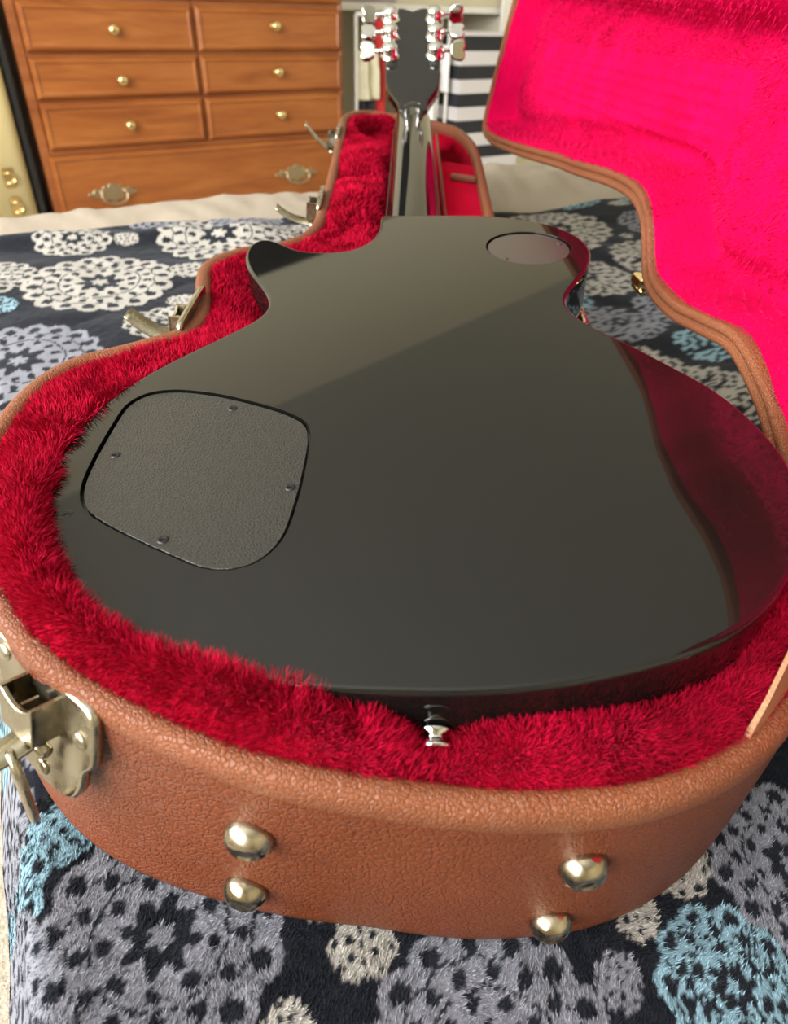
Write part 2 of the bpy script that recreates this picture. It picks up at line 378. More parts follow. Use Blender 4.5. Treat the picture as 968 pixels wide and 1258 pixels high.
# ================================================================ bed
E1 = np.array([-.4462, .8949]); E2 = np.array([.8949, .4462]); AL = -144.0
def zbed(x, y):
    gx = np.where(np.abs(x) < 215, x, np.sign(x)*(215+(np.abs(x)-215)*.25)); gy = np.clip(y, -150, 1010)
    return -139.5-.13*gx-.034*gy
def foot(x, y):                      # 1 away from the case, 0 under it
    d = -sdist(RIM[::8], x, y); return sstep(d, 12, 70)
DOILY = []
def bake_doilies():
    # (x, y, radius, kind, petals) kind 0 cream, 1 grey, 2 blue
    D = [(-347,604,80,0,18),(-250,765,78,0,18),(-420,722,46,0,12),(-470,600,52,0,14),(-425,535,18,2,8),(-356,420,74,1,18),(-250,510,40,0,12),(-157,803,34,0,10),(-235,845,50,1,14),(-190,700,26,2,8),(-260,650,22,0,8),
         (225,979,80,0,18),(226,776,66,0,16),(241,632,52,1,14),(235,520,50,0,13),(299,490,42,0,12),(150,1134,66,0,14),(276,400,38,0,10),(200,690,20,2,8),(330,690,60,1,16),(350,860,74,0,18),(320,580,34,2,8),(165,900,40,1,12),
         (-103,-32,50,1,13),(-156,6,15,2,8),(31,-70,52,1,15),(134,-37,33,2,10),(182,16,42,1,13),(-22,-31,14,0,8),(-185,-20,32,2,10),(98,-12,11,0,6),(250,-40,45,0,12),(-170,-54,30,1,12),(-205,5,34,1,12),(-225,50,22,2,8),(-150,-105,34,2,10),(-60,-110,40,1,12),(85,-110,38,0,12),(-190,-80,40,1,12),
         (-230,260,30,1,10),(-265,330,40,0,12),(-240,180,46,1,12),(-250,90,40,2,12),(245,280,46,0,12),(260,180,50,1,12),(255,80,40,2,10)]
    r = np.random.default_rng(5)
    for k in range(3000):
        x = r.uniform(-700, 1100); y = r.uniform(-600, 1500); R_ = (r.choice([30, 45, 62, 76]) if k < 900 else r.choice([11, 15, 20, 26]))
        if all((x-d[0])**2+(y-d[1])**2 > (R_*.95+d[2]*.97)**2 for d in D): D.append((x, y, R_, int(r.choice([0, 0, 1, 1, 2])), int(8+R_/6)))
    return D
DOILY = bake_doilies()
def pattern(x, y):
    """printed crochet-lace rounds on charcoal: the dye of the bedspread, as rgb per point"""
    wx = x+vnoise(x, y, 9, 1, 2)*1.3; wy = y+vnoise(x, y, 9, 2, 2)*1.3
    col = np.tile(np.array([.010,.0115,.016]), (len(x), 1)); col += vnoise(x, y, 4, 8, 2)[:, None]*.003
    TINT = [np.array([.34,.325,.295]), np.array([.185,.19,.22]), np.array([.19,.31,.37])]
    for k, (cx, cy, R_, kind, n) in enumerate(DOILY):
        near = (np.abs(x-cx) < R_*1.2) & (np.abs(y-cy) < R_*1.2)
        if not near.any(): continue
        ix = np.nonzero(near)[0]; dx = wx[ix]-cx; dy = wy[ix]-cy; rr = np.hypot(dx, dy)/R_; th = np.arctan2(dy, dx)+k*.7
        scal = 1.0-.10*(1-np.abs(np.cos(n*th/2)))**1.0
        on = rr < scal
        def ring(rk, hw, nk, hh, ph=0.0):     # oval holes
            t = (th*nk/(2*np.pi)+ph) % 1.0-.5
            return ((rr-rk)/hw)**2+(t/hh)**2 < 1
        hole = ring(.84, .075, n, .24, .5)
        if R_ > 24:
            hole |= ring(.63, .065, n, .22); hole |= (np.abs(rr-.735-.02*np.cos(n*th)) < .012)
            hole |= ring(.43, .06, max(6, n-4), .24, .5); hole |= (np.abs(rr-.53) < .012)
            hole |= (rr < .27-.06*np.cos(th*8)) & (rr > .10+.03*np.cos(th*6))
        else: hole |= ring(.45, .12, max(5, n-2), .25); hole |= rr < .12
        if kind == 2: hole |= (np.abs(np.sin(rr*9+np.cos(th*n)*1.2)) < .22) & (rr < .85)
        c = TINT[kind]*(1+.10*vnoise(x[ix], y[ix], 14, 3, 2))[:, None]
        sel = on & ~hole; col[ix[sel]] = c[sel]
        col[ix[on & hole]] = np.array([.013,.015,.020])
    return col
def blanket():
    a = np.r_[np.arange(AL, 240, 1.6), np.arange(240, 420, 3.2), np.arange(420, 900, 7)]
    bb = np.r_[np.arange(-420, -130, 7), np.arange(-130, 110, 1.6), np.arange(110, 880.1, 2.6)]
    dr = np.arange(60, 0, -2.0)                                  # drape over the side of the bed
    A_ = np.r_[AL-dr, a]
    aa, bv = np.meshgrid(A_, bb, indexing='ij')
    s_ = np.clip(AL-aa, 0, None)                                  # arc length over the edge
    edge = 14.0; th = np.clip(s_/edge, 0, 1.08)
    outw = np.where(s_ < edge*1.08, edge*np.sin(th), edge*math.sin(1.08)+(s_-edge*1.08)*.46)
    drop = np.where(s_ < edge*1.08, edge*(1-np.cos(th)), edge*(1-math.cos(1.08))+(s_-edge*1.08)*.89)
    ae = np.where(s_ > 0, AL-outw, aa)
    wob = vnoise(aa*0+bv, aa*.4, 80, 21, 3)*5*sstep(s_, 5, 60); ae = ae-wob
    bshift = np.where(bv > 820, (bv-820)/60, 0)*(14*vnoise(aa, aa*0, 130, 4, 2)-6+np.where(aa > 150, -14, 6))
    be = bv+bshift
    x = ae*E2[0]+be*E1[0]; y = ae*E2[1]+be*E1[1]
    xt = aa*E2[0]+be*E1[0]; yt = aa*E2[1]+be*E1[1]
    z = zbed(x, y)
    f = foot(x.ravel(), y.ravel()).reshape(x.shape)
    z = z+f*(vnoise(x, y, 150, 11, 3)*7+np.abs(vnoise(x*.8+y*.3, y-x*.2, 70, 12, 2))*6*sstep(y, 150, 500))
    z = z+f*9*np.exp(-((y-(790+.25*(x+200)))/22)**2)*sstep(-x, 120, 260)     # soft fold left of the case
    z = z-drop+vnoise(x, y, 5, 5, 2)*.5
    z = z-8*sstep(bv, 872, 880)                                   # rolled hem
    V = np.stack([x.ravel(), y.ravel(), z.ravel()], axis=1)
    ni, nj = x.shape; i, j = np.meshgrid(np.arange(ni-1), np.arange(nj-1), indexing='ij'); q = (i*nj+j).ravel()
    F = np.stack([q, q+nj, q+nj+1, q+1], axis=1)
    px = (aa*E2[0]+bv*E1[0]).ravel(); py = (aa*E2[1]+bv*E1[1]).ravel()
    col = pattern(px, py)
    return V, F, col, x, y, z, A_, bb
BV, BF, BC, bx_, by_, bz_, A_, B_ = blanket()
spread = empty('bedspread', G@np.array([-120., -60, -135]), 'charcoal fleece bedspread printed with grey, cream and pale blue lace rounds, under the brown case', 'bedspread')
fast_mesh('blanket', BV, BF, m_fleece, spread, cols=BC)
# short pile of the fleece where the camera is close
def blades(P, D, wd, cols, name, m, parent, segs=1):
    """P roots, D tip vectors (with a bend), thin tapering ribbons"""
    n = len(P); s = np.cross(D, rng.normal(size=(n, 3))); s /= np.linalg.norm(s, axis=1)[:, None]; s *= wd/2
    if isinstance(segs, int):
        V = np.stack([P-s, P+s, P+D], axis=1).reshape(-1, 3); F = np.arange(3*n).reshape(-1, 3); c = np.repeat(cols, 3, axis=0)
        return fast_mesh(name, V, F, m, parent, cols=c)
    D0 = D.copy(); bend = segs
    mid = P+D*.55+bend*.5
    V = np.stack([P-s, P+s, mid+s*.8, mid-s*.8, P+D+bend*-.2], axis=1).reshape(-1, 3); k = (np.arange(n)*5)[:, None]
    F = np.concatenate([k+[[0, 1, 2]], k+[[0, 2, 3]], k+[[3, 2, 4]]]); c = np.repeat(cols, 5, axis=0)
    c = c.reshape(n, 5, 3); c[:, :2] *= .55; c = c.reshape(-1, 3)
    return fast_mesh(name, V, F, m, parent, cols=c)
ni = len(A_); nj = len(B_)
def bedpile(n):
    # sample the blanket grid: rows with A in [AL-70, 300], B in [-130, 110]
    ia = np.interp(rng.uniform(AL-100, 270, n), A_, np.arange(ni)); jb = np.interp(rng.uniform(-130, 95, n), B_, np.arange(nj))
    i = np.clip(ia.astype(int), 0, ni-2); j = np.clip(jb.astype(int), 0, nj-2); fi = (ia-i)[:, None]; fj = (jb-j)[:, None]
    Vg = BV.reshape(ni, nj, 3); Cg = BC.reshape(ni, nj, 3)
    P = (Vg[i, j]*(1-fi)+Vg[i+1, j]*fi)*(1-fj)+(Vg[i, j+1]*(1-fi)+Vg[i+1, j+1]*fi)*fj
    c = np.where((fi > .5), np.where(fj > .5, Cg[i+1, j+1], Cg[i+1, j]), np.where(fj > .5, Cg[i, j+1], Cg[i, j]))
    keep = sdist(offset(RIM, -0.0)[::6], P[:, 0], P[:, 1]) < 6
    P = P[keep]; c = c[keep]; n = len(P)
    ang = .9+vnoise(P[:, 0], P[:, 1], 22, 31, 2)*1.6
    D = np.stack([np.cos(ang)*1.6, np.sin(ang)*1.6, np.full(n, 1.5)], axis=1)+rng.normal(size=(n, 3))*.55; D[:, 2] = np.abs(D[:, 2])
    c = c*rng.uniform(.75, 1.3, (n, 1))
    return blades(P-[0, 0, .2], D*1.0, .55, c, 'fleece_pile', m_fleece, spread)
o = bedpile(170000); o['kind'] = 'stuff'
# mattress with cream sheet
bed = empty('bed', G@np.array([200., 300, -440]), 'low bed with a rumpled cream sheet showing beyond the bedspread', 'bed')
def mattress():
    a = np.r_[AL+2-np.array([10, 9.5, 8, 5, 2]), np.arange(AL+2, 1100, 12), 1104, 1107, 1109]; bb = np.r_[-1000, np.arange(-400, 700, 40), np.arange(700, 985, 8), 990, 996, 1001, 1004, 1005]
    aa, bv = np.meshgrid(a, bb, indexing='ij'); be = bv+55*sstep(aa, 340, 600)*sstep(bv, 800, 980); x = aa*E2[0]+be*E1[0]; y = aa*E2[1]+be*E1[1]
    z = zbed(x, y)-10+(22+16*np.abs(vnoise(x, y, 45, 45, 3)))*sstep(aa, 360, 560)*sstep(bv, 880, 940)+vnoise(x, y, 60, 41, 3)*5*sstep(bv, 800, 900)+6*np.abs(vnoise(x+y, y*.4, 50, 43, 2))*sstep(bv, 850, 930)
    z += 8*sstep(bv, 900, 960)*sstep(-x, 0, 300)
    z = z-25*sstep(bv, 975, 1005)**2*1.4-np.clip(AL+2-aa, 0, 20)**2*.3-np.clip(aa-1092, 0, 20)**2*.1
    V = np.stack([x.ravel(), y.ravel(), z.ravel()], axis=1); ni, nj = x.shape
    i, j = np.meshgrid(np.arange(ni-1), np.arange(nj-1), indexing='ij'); q = (i*nj+j).ravel(); F = np.stack([q, q+nj, q+nj+1, q+1], axis=1)
    # skirt down the sides
    per = [(k, 0) for k in range(ni)]+[(ni-1, k) for k in range(1, nj)]+[(k, nj-1) for k in range(ni-2, -1, -1)]+[(0, k) for k in range(nj-2, 0, -1)]
    idx = np.array([p[0]*nj+p[1] for p in per]); W = V[idx].copy(); W[:, 2] = -330
    base = len(V); V = np.vstack([V, W]); m = len(idx); k = np.arange(m); k2 = (k+1) % m
    F = np.vstack([F, np.stack([idx[k2], idx[k], base+k, base+k2], axis=1)])
    return V, F
V, F = mattress(); fast_mesh('mattress', V, F, m_sheet, bed)
b = MB('w'); q = []
for a_, b_ in ((AL+25, -960), (1080, -960), (1080, 980), (AL+25, 980)):
    q.append(G@np.array([a_*E2[0]+b_*E1[0], a_*E2[1]+b_*E1[1], -250.]))
zt = min(p[2] for p in q)
for p in q: pass
V = np.array([[p[0], p[1], FLOOR+40] for p in q]+[[p[0], p[1], p[2]-76] for p in q]); b.add(V, [(3,2,1,0),(4,5,6,7),(0,1,5,4),(1,2,6,5),(2,3,7,6),(3,0,4,7)], False)
b.build('bed_base', m_tab, bed)
for p in q:
    c = np.array(q).mean(0); p2 = p+(c-p)*.05
    MB('w').box((p2[0]-30, p2[1]-30, FLOOR), (p2[0]+30, p2[1]+30, FLOOR+42)).build('leg', m_tab, bed)
# ================================================================ guitar
gt = empty('electric_guitar', G@np.array([0., 200, -50]), 'glossy black electric guitar lying face down in the open plush-lined case', 'guitar')
COVER = spline([(-125,180),(-109,178),(-94,173.5),(-76,166),(-63,159),(-53.5,150.5),(-50,138),(-49.5,115),(-50.5,91),(-53,71),(-60,58.5),(-70,53.3),(-82,54),(-99,62),(-114,70),(-129,79),(-139.5,88),(-145,101),(-147,120),(-147,149),(-145.5,166),(-138,176.5)], 140)[::-1]
SWC = np.array([79.5, 372.0]); SWR = 30.5
circ = lambda c, r, n=72: np.array([(c[0]+r*math.cos(2*math.pi*k/n), c[1]+r*math.sin(2*math.pi*k/n)) for k in range(n)])
def area2(P): x, y = P[:, 0], P[:, 1]; return .5*np.sum(x*np.roll(y, -1)-y*np.roll(x, -1))
if area2(COVER) < 0: COVER = COVER[::-1]
if area2(BODY) < 0: BODY = BODY[::-1]
if area2(RIM) < 0: RIM = RIM[::-1]
b = MB()
rad = 2.2; rings = []
for k in range(0, 7):
    a = math.pi/2*k/6; rings.append((offset(BODY, rad*(1-math.sin(a))), -rad*(1-math.cos(a))))
rings += [(BODY, -12), (BODY, -30), (BODY, -46), (offset(BODY, 1.5), -48), (offset(BODY, 12), -51), (offset(BODY, 22), -54)]
n = len(BODY); V = np.concatenate([np.c_[p, np.full(n, z)] for p, z in rings]); F = []
for i in range(len(rings)-1):
    for k in range(n): k2 = (k+1) % n; F.append((i*n+k2, i*n+k, (i+1)*n+k, (i+1)*n+k2))
b.add(V, F, True); b.add(np.c_[rings[-1][0], np.full(n, -54)], [tuple(range(n))[::-1]], False)
loops = [rings[0][0], COVER[::-1], circ(SWC, SWR)[::-1]]
allp = np.concatenate(loops); tris = tessellate_polygon([[Vector((p[0], p[1], 0)) for p in l] for l in loops])
tr = []
for t in tris:
    p = allp[list(t)]; ar = (p[1, 0]-p[0, 0])*(p[2, 1]-p[0, 1])-(p[1, 1]-p[0, 1])*(p[2, 0]-p[0, 0]); tr.append(t if ar > 0 else t[::-1])
b.add(np.c_[allp, np.zeros(len(allp))], tr, False)
for hp in (COVER, circ(SWC, SWR)):         # walls and floor of the two recesses
    m_ = len(hp); V = np.vstack([np.c_[hp, np.zeros(m_)], np.c_[offset(hp, .3), np.full(m_, -3.)]])
    b.add(V, [(k, (k+1) % m_, m_+(k+1) % m_, m_+k) for k in range(m_)]+[tuple(m_+k for k in range(m_))], False)
body = b.build('body', m_black, gt)
cov = MB().prism(offset(COVER, 1.5), -2.8, -.8, bev=.15).build('control_cover', m_cover, gt)
sw = MB().prism(offset(circ(SWC, SWR), 1.3), -2.8, -.9, bev=.6, smooth=True).build('switch_cover', m_plate, gt)
tag(sw, 'round matt brown-grey cover plate over the switch'); tag(cov, 'grained black control cover plate')
def screw(x, y, z, parent, r=2.4, m=m_screw):
    M_ = lambda V: V+[x, y, z]
    b = MB().lathe([(r+.9, 0), (r+.7, .12), (r+.1, .05), (r, .35), (r*.6, .75), (r*.45, .3), (.2, .2)], 18, M_)
    b.box((-r*.7, -.25, .6), (r*.7, .25, .85), lambda V: V+[x, y, z]); return b.build('screw', m, parent)
for x, y in ((-92, 164), (-138, 125), (-55, 103), (-101, 70)): screw(x, y, -1.0, cov)
screw(-138-6, 85-1, -.35, gt, 2.0)
screw(SWC[0]+23, SWC[1]+8, -.9, sw, 1.3, m_plate); screw(SWC[0]-18, SWC[1]-19, -.9, sw, 1.3, m_plate)
# neck
def cxn(y): return 0-.0055*y
def neck_z(y): return -21+(y-438)/370*25
b = MB(); ys = np.r_[430, np.linspace(440, 790, 24), 800, 808]; V = []; m_ = 18
for y in ys:
    hw = 26-(y-438)/370*4.6; zz = neck_z(y); dep = 21
    for k in range(m_):
        a = math.pi*k/(m_-1); V.append((cxn(y)+hw*math.cos(a)*(1 if True else 0), y, zz-dep+dep*math.sin(a)))
F = [(i*m_+k, (i+1)*m_+k, (i+1)*m_+k+1, i*m_+k+1) for i in range(len(ys)-1) for k in range(m_-1)]
F += [(i*m_+m_-1, (i+1)*m_+m_-1, (i+1)*m_, i*m_) for i in range(len(ys)-1)]
b.add(V, F, True); b.build('neck', m_black, gt)
b = MB()
for y0, y1 in ((400, 808),):
    P = []
    for y in (y0, y1):
        hw = 26.8-(y-438)/370*4.6; zz = neck_z(y)-21; P += [(cxn(y)-hw, y, zz), (cxn(y)+hw, y, zz), (cxn(y)+hw, y, zz-6), (cxn(y)-hw, y, zz-6)]
    b.add(P, [(0,1,5,4),(1,2,6,5),(2,3,7,6),(3,0,4,7),(3,2,1,0),(4,5,6,7)], False)
b.build('fingerboard', m_rose, gt)
# headstock, tilted back from the nut
HT = math.radians(22.0); hb = np.array([cxn(806), 800.0, neck_z(806)-1.0])
HM = frameM(hb, (1, 0, 0), (-.0075, math.cos(HT), math.sin(HT)), (0, -math.sin(HT), math.cos(HT)))
hp = spline([(-17,0),(-16,-6),(0,-8),(16,-6),(17,0),(19,12),(25,26),(31,40),(33,58),(34,100),(36.5,150),(38.5,184),(37,194),(28,200),(14,203),(5,199),(0,196),(-5,199),(-14,203),(-28,200),(-37,194),(-38.5,184),(-36.5,150),(-34,100),(-33,58),(-31,40),(-25,26),(-19,12)], 140)
if area2(hp) < 0: hp = hp[::-1]
hs = MB().prism(hp, -14, 0, HM, bev=1.2, smooth=True).build('headstock', m_black, gt)
b = MB()                         # volute under the nut
b.lathe([(.5, -13), (10, -11), (16, -6), (17, 0), (14, 3), (8, 5), (.5, 5.6)], 24, lambda V: HM(V*[1, 1.1, 1]+[0, -2, -4])); b.build('volute', m_black, gt)
for row, hh in enumerate((99, 138, 177)):
    for sd in (-1, 1):
        t = MB(); cx = sd*28.0
        Mh = lambda V, cx=cx, hh=hh: HM(V+[cx, hh, 0])
        t.lathe([(11.5, 0), (11.5, 1.2), (9.6, 2), (9.6, 10.5), (8.6, 13.2), (5.2, 15.2), (.5, 15.8)], 24, lambda V: HM(V*[1, .95, 1]+[cx, hh, 0]))
        t.tube([(cx+sd*5, hh-1, 7), (cx+sd*21, hh-1, 7)], 2.3, 12, HM)
        t.lathe([(3.6, 0), (3.6, 3)], 16, lambda V: HM(np.stack([cx+sd*8.5+sd*V[:, 2], hh-1+V[:, 0], 7+V[:, 1]], axis=1)))
        t.tube([(cx, hh-1, -22), (cx, hh-1, -14)], 3.0, 12, HM)
        t = t.build('tuner', m_chrome, gt)
        k = MB(); bx = cx+sd*18.5; tilt = [(.5, .9), (.15, .2), (.75, 1.4)][row][0 if sd < 0 else 1]
        pr = np.array([(0,-3.5),(3,-8),(9,-9.5),(13,-8),(14,-3),(12.5,0),(14,3),(13,8),(9,9.5),(3,8),(0,3.5)])*[sd*1.3, 1.2]
        if area2(pr) < 0: pr = pr[::-1]
        ct, st_ = math.cos(tilt), math.sin(tilt)
        km = lambda V: HM(np.stack([bx+V[:, 0], hh-1+V[:, 1]*ct-V[:, 2]*st_, 7+V[:, 1]*st_+V[:, 2]*ct], axis=1))
        k.prism(spline(pr, 44), -3.0, 3.0, km, bev=1.6, smooth=True); k.build('tuner_button', m_chrome, t)
# strap button at the tail
SBM = frameM((5.5, .5, -24), (1, 0, 0), (0, 0, 1), (0, -1, 0))
MB().lathe([(5, 0), (7.2, .6), (7.4, 1.6), (4.6, 2.6), (4.2, 4.2), (6.6, 5.8), (7.6, 6.6), (7.6, 7.6), (6.0, 8.6), (.5, 9)], 28, SBM).build('strap_button', m_chrome, gt)
# ================================================================ case
case = empty('guitar_case', G@np.array([0., 400, -150]), 'open brown vinyl guitar case lined with crimson plush, lying on the bedspread', 'guitar case')
D_ = 120.0
def flare(P):
    x, y = P[:, 0], P[:, 1]
    return 19*sstep(-x, 10, 165)*(1-.75*sstep(y, 60, 170))-0*x
FL = flare(RIM)
def at_rim(P, dz, toP=None): return np.c_[P, zr(P[:, 0], P[:, 1])+dz]
secs = [(-FL*1.0+16, -D_), (-FL+5, -D_+1), (-FL+1, -D_+5), (-FL*.96, -D_+11)]
for t in np.linspace(.12, .93, 9): secs.append((-FL*(1-t)**1.0-1.2*math.sin(math.pi*t), -D_*(1-t)))
secs += [(-.2+0*FL, -4), (.6+0*FL, -1.6), (2.2+0*FL, -.3), (5+0*FL, .2), (7.4+0*FL, -.5), (8.6+0*FL, -2.5), (9+0*FL, -6), (9.2+0*FL, -60)]
b = MB(); n = len(RIM); V = np.concatenate([at_rim(offset(RIM, d), dz) for d, dz in secs])
ns = len(secs)
F = [(i*n+k, i*n+(k+1) % n, (i+1)*n+(k+1) % n, (i+1)*n+k) for i in range(ns-1) for k in range(n)]
cut = 13
b.add(V, [f for f in F], True); b.add(at_rim(offset(RIM, secs[0][0]), -D_), [tuple(range(n))[::-1]], False)
b.build('base_shell', m_leather, case)
# rim binding: a slightly proud roll of vinyl round the lip
b = MB(); rs = [(-.5, -11.5), (-1.1, -9), (-1.0, -4), (.2, -.6), (2.4, .9), (5, 1.3), (7.4, .8), (9.2, -.6), (10, -3.5), (10, -9)]
V = np.concatenate([at_rim(offset(RIM, d), dz) for d, dz in rs]); b.add(V, [(i*n+k, i*n+(k+1) % n, (i+1)*n+(k+1) % n, (i+1)*n+k) for i in range(len(rs)-1) for k in range(n)], True)
b.build('rim_binding', m_rim, case)
# plush lining of the base
def lining_z(x, y, dr, db):
    """height (guitar frame); dr distance in from the rim, db distance out from the guitar body"""
    zrim = zr(x, y)-3.5
    # level reached beside the guitar
    zb = np.interp(x, [-150, -64, -46, -30, -15, 4, 18, 40, 60, 93, 120, 150], [6, 5, 0, -5, -11, -31, -20, -19, -22, -27, -29, -27])
    zl = np.interp(y, [0, 100, 170, 215, 245, 265, 300, 330, 360, 400, 440], [5, 3.5, 0, -3, -5, -12, -26, -24, -20, -22, -28])
    zrg = np.interp(y, [0, 60, 200, 440], [-28, -34, -50, -52])
    side = np.where(x < 0, zl, zrg); k = sstep(y, 35, 110); zb = zb*(1-k)+side*k
    w_ = np.maximum(dr+np.maximum(db, 0), 1); t = np.clip(dr/w_, 0, 1)
    bul = 5+4*sstep(-x, 20, 120)-6.5*sstep(y, 60, 150)
    z = zrim*(1-t**1.3)+zb*t**1.3+bul*np.sin(np.pi*np.clip(t, 0, 1))**.8
    # neck well
    zn_l = zr(x, y)-10+20*np.exp(-((y-560)/55)**2-((x+62)/28)**2)+16*np.exp(-((y-720)/60)**2-((x+55)/30)**2)+7*vnoise(x, y, 38, 51, 3)
    zn_l = zn_l-34*sstep(x, -42, -20)
    zn_l = zrim+(zn_l-zrim)*sstep(dr, 0, 22)
    zn_l = np.where(y > 850, zn_l-18*sstep(y, 850, 930)*sstep(dr, 10, 30), zn_l)
    zn_r = np.where(x > 26, zr(x, y)-30, zr(x, y)-44)
    zn_r = zrim+(zn_r-zrim)*sstep(dr, 0, 12)
    zn = np.where(x < 0, zn_l, zn_r); kn = sstep(y, 425, 470)
    # shoulder beside the cutaway
    z = z*(1-kn)+zn*kn
    return z+1.6*vnoise(x, y, 22, 52, 3)*sstep(dr, 2, 15)
st = 2.5; gx, gy = np.meshgrid(np.arange(-205, 206, st), np.arange(-32, 1020, st), indexing='ij')
dr = sdist(RIM[::2], gx, gy)-4; db = -sdist(BODY[::2], gx, gy)
mask = (dr > 0) & (db > -9)
Z = lining_z(gx, gy, dr, db); Z = np.where(db < 0, Z-np.clip(-db, 0, 9)*2.2, Z)
Vl = np.stack([gx[mask], gy[mask], Z[mask]], axis=1); Fl = grid_faces(mask)
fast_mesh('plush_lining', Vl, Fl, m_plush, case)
# pile
def sample_z(x, y):
    i = (x+205)/st; j = (y+32)/st; i0 = np.clip(i.astype(int), 0, gx.shape[0]-2); j0 = np.clip(j.astype(int), 0, gx.shape[1]-2); fi = i-i0; fj = j-j0
    return (Z[i0, j0]*(1-fi)+Z[i0+1, j0]*fi)*(1-fj)+(Z[i0, j0+1]*(1-fi)+Z[i0+1, j0+1]*fi)*fj
def base_pile(n, box, ln, wd):
    x = rng.uniform(box[0], box[1], n); y = rng.uniform(box[2], box[3], n)
    dr_ = sdist(RIM[::4], x, y)-4; db_ = -sdist(BODY[::3], x, y); k = (dr_ > 1.5+3.5*sstep(y, 90, 160)) & (db_ > -2.5) & ((np.abs(x-5.5) > 6.5) | (y < -9) | (y > 60))
    x, y, dr_, db_ = x[k], y[k], dr_[k], db_[k]; z = sample_z(x, y); e = 1.5
    nx = -(sample_z(x+e, y)-sample_z(x-e, y))/(2*e); ny = -(sample_z(x, y+e)-sample_z(x, y-e))/(2*e); nn = np.stack([nx, ny, np.ones(len(x))], axis=1); nn = np.clip(nn, -2, 2); nn /= np.linalg.norm(nn, axis=1)[:, None]
    tx = vnoise(x, y, 13, 61, 3)*1.0; ty = vnoise(x, y, 13, 62, 3)*1.0
    cl = np.stack([tx, ty, np.zeros(len(x))], axis=1)
    l = ln*rng.uniform(.55, 1.15, len(x))*(.75+.4*vnoise(x, y, 18, 63, 2))*np.clip(.45+dr_/18, .45, 1)
    D = (nn*.8+cl*.75+rng.normal(size=(len(x), 3))*.16); D /= np.linalg.norm(D, axis=1)[:, None]; D *= l[:, None]
    bend = (cl*.5+rng.normal(size=(len(x), 3))*.25)*l[:, None]*.5
    h = (.5+.5*vnoise(x, y, 16, 64, 3))
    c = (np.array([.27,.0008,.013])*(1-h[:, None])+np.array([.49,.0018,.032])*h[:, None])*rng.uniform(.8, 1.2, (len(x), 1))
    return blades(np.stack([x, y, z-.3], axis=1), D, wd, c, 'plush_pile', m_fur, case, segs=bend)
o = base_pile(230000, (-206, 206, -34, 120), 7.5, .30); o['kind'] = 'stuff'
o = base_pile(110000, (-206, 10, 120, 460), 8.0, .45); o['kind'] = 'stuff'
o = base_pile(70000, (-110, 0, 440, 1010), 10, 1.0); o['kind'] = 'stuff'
# accessory box beside the neck: padded lid, piped edge, leather pull tab
def onrim(V, dz): V = np.asarray(V, float); return np.c_[V[:, :2], zr(V[:, 0], V[:, 1])+dz+V[:, 2]]
b = MB(); q = spline([(31,520),(31,640),(31,760),(31,800),(36,806),(50,806),(66,804),(70,798),(71,740),(69,640),(68,560),(66,520),(58,512),(38,512)], 60)
b.prism(q, -20, -9, lambda V: onrim(V, 0), bev=3, smooth=True); cl_ = b.build('compartment_lid', m_comp, case)
b = MB(); b.tube(onrim(np.array([(29, y, -8) for y in np.linspace(500, 955, 30)]), 0), 1.6, 8); b.build('piping', m_rim, case)
b = MB(); b.box((26, 480, -60), (30, 960, -9), lambda V: onrim(V, 0)); b.build('divider', m_comp, case)
b = MB(); b.box((31, 812, -60), (72, 818, -12), lambda V: onrim(V, 0)); b.build('divider', m_comp, case)
b = MB(); tp = np.array([(-17, -2.5), (17, -2.5), (17, 2.5), (-17, 2.5)])
b.box((40, 722, -9), (70, 732, -2), lambda V: onrim(V, 0), bev=2); b.build('pull_tab', m_tab, cl_)
# rivet feet on the bottom end of the case
def wall_point(x, t):
    """point on the outer wall at the bottom end: t = depth below the rim"""
    d = -FL*(t/D_); P = offset(RIM, d); k = np.argmin((P[:, 0]-x)**2+np.where(P[:, 1] > 60, 1e6, 0)); T_ = nz(np.r_[P[(k+1) % n]-P[k-1], 0])
    return np.array([P[k, 0], P[k, 1], zr(*P[k])-t]), T_, nz(np.array([T_[1], -T_[0], 0.0]))
for (x, t, r) in ((-57, 41, 8.9), (-67, 89, 8.8), (57, 37, 8.7), (54, 90, 8.3)):
    p, T_, nn_ = wall_point(x, t); wv = np.cross(nn_, T_)
    M_ = frameM(p-nn_*.6, T_, wv if wv[2] > 0 else -wv, nn_)
    b = MB(); b.lathe([(r*.93, 0), (r*.97, 1.0), (r, 2.2), (r*.96, 4.2), (r*.84, 6.4), (r*.66, 8.0), (r*.46, 8.9), (r*.40, 8.95), (r*.36, 8.4), (r*.2, 8.3), (.3, 8.3)], 36, M_)
    b.build('rivet_foot', m_brass, case)
b = MB(); p, T_, nn_ = wall_point(2, 27); b.lathe([(.3, .2), (1.0, .5), (1.3, .3), (1.0, .1)], 12, frameM(p, T_, (0, 0, 1), nn_), cap=False); b.build('scuff', m_white, case)
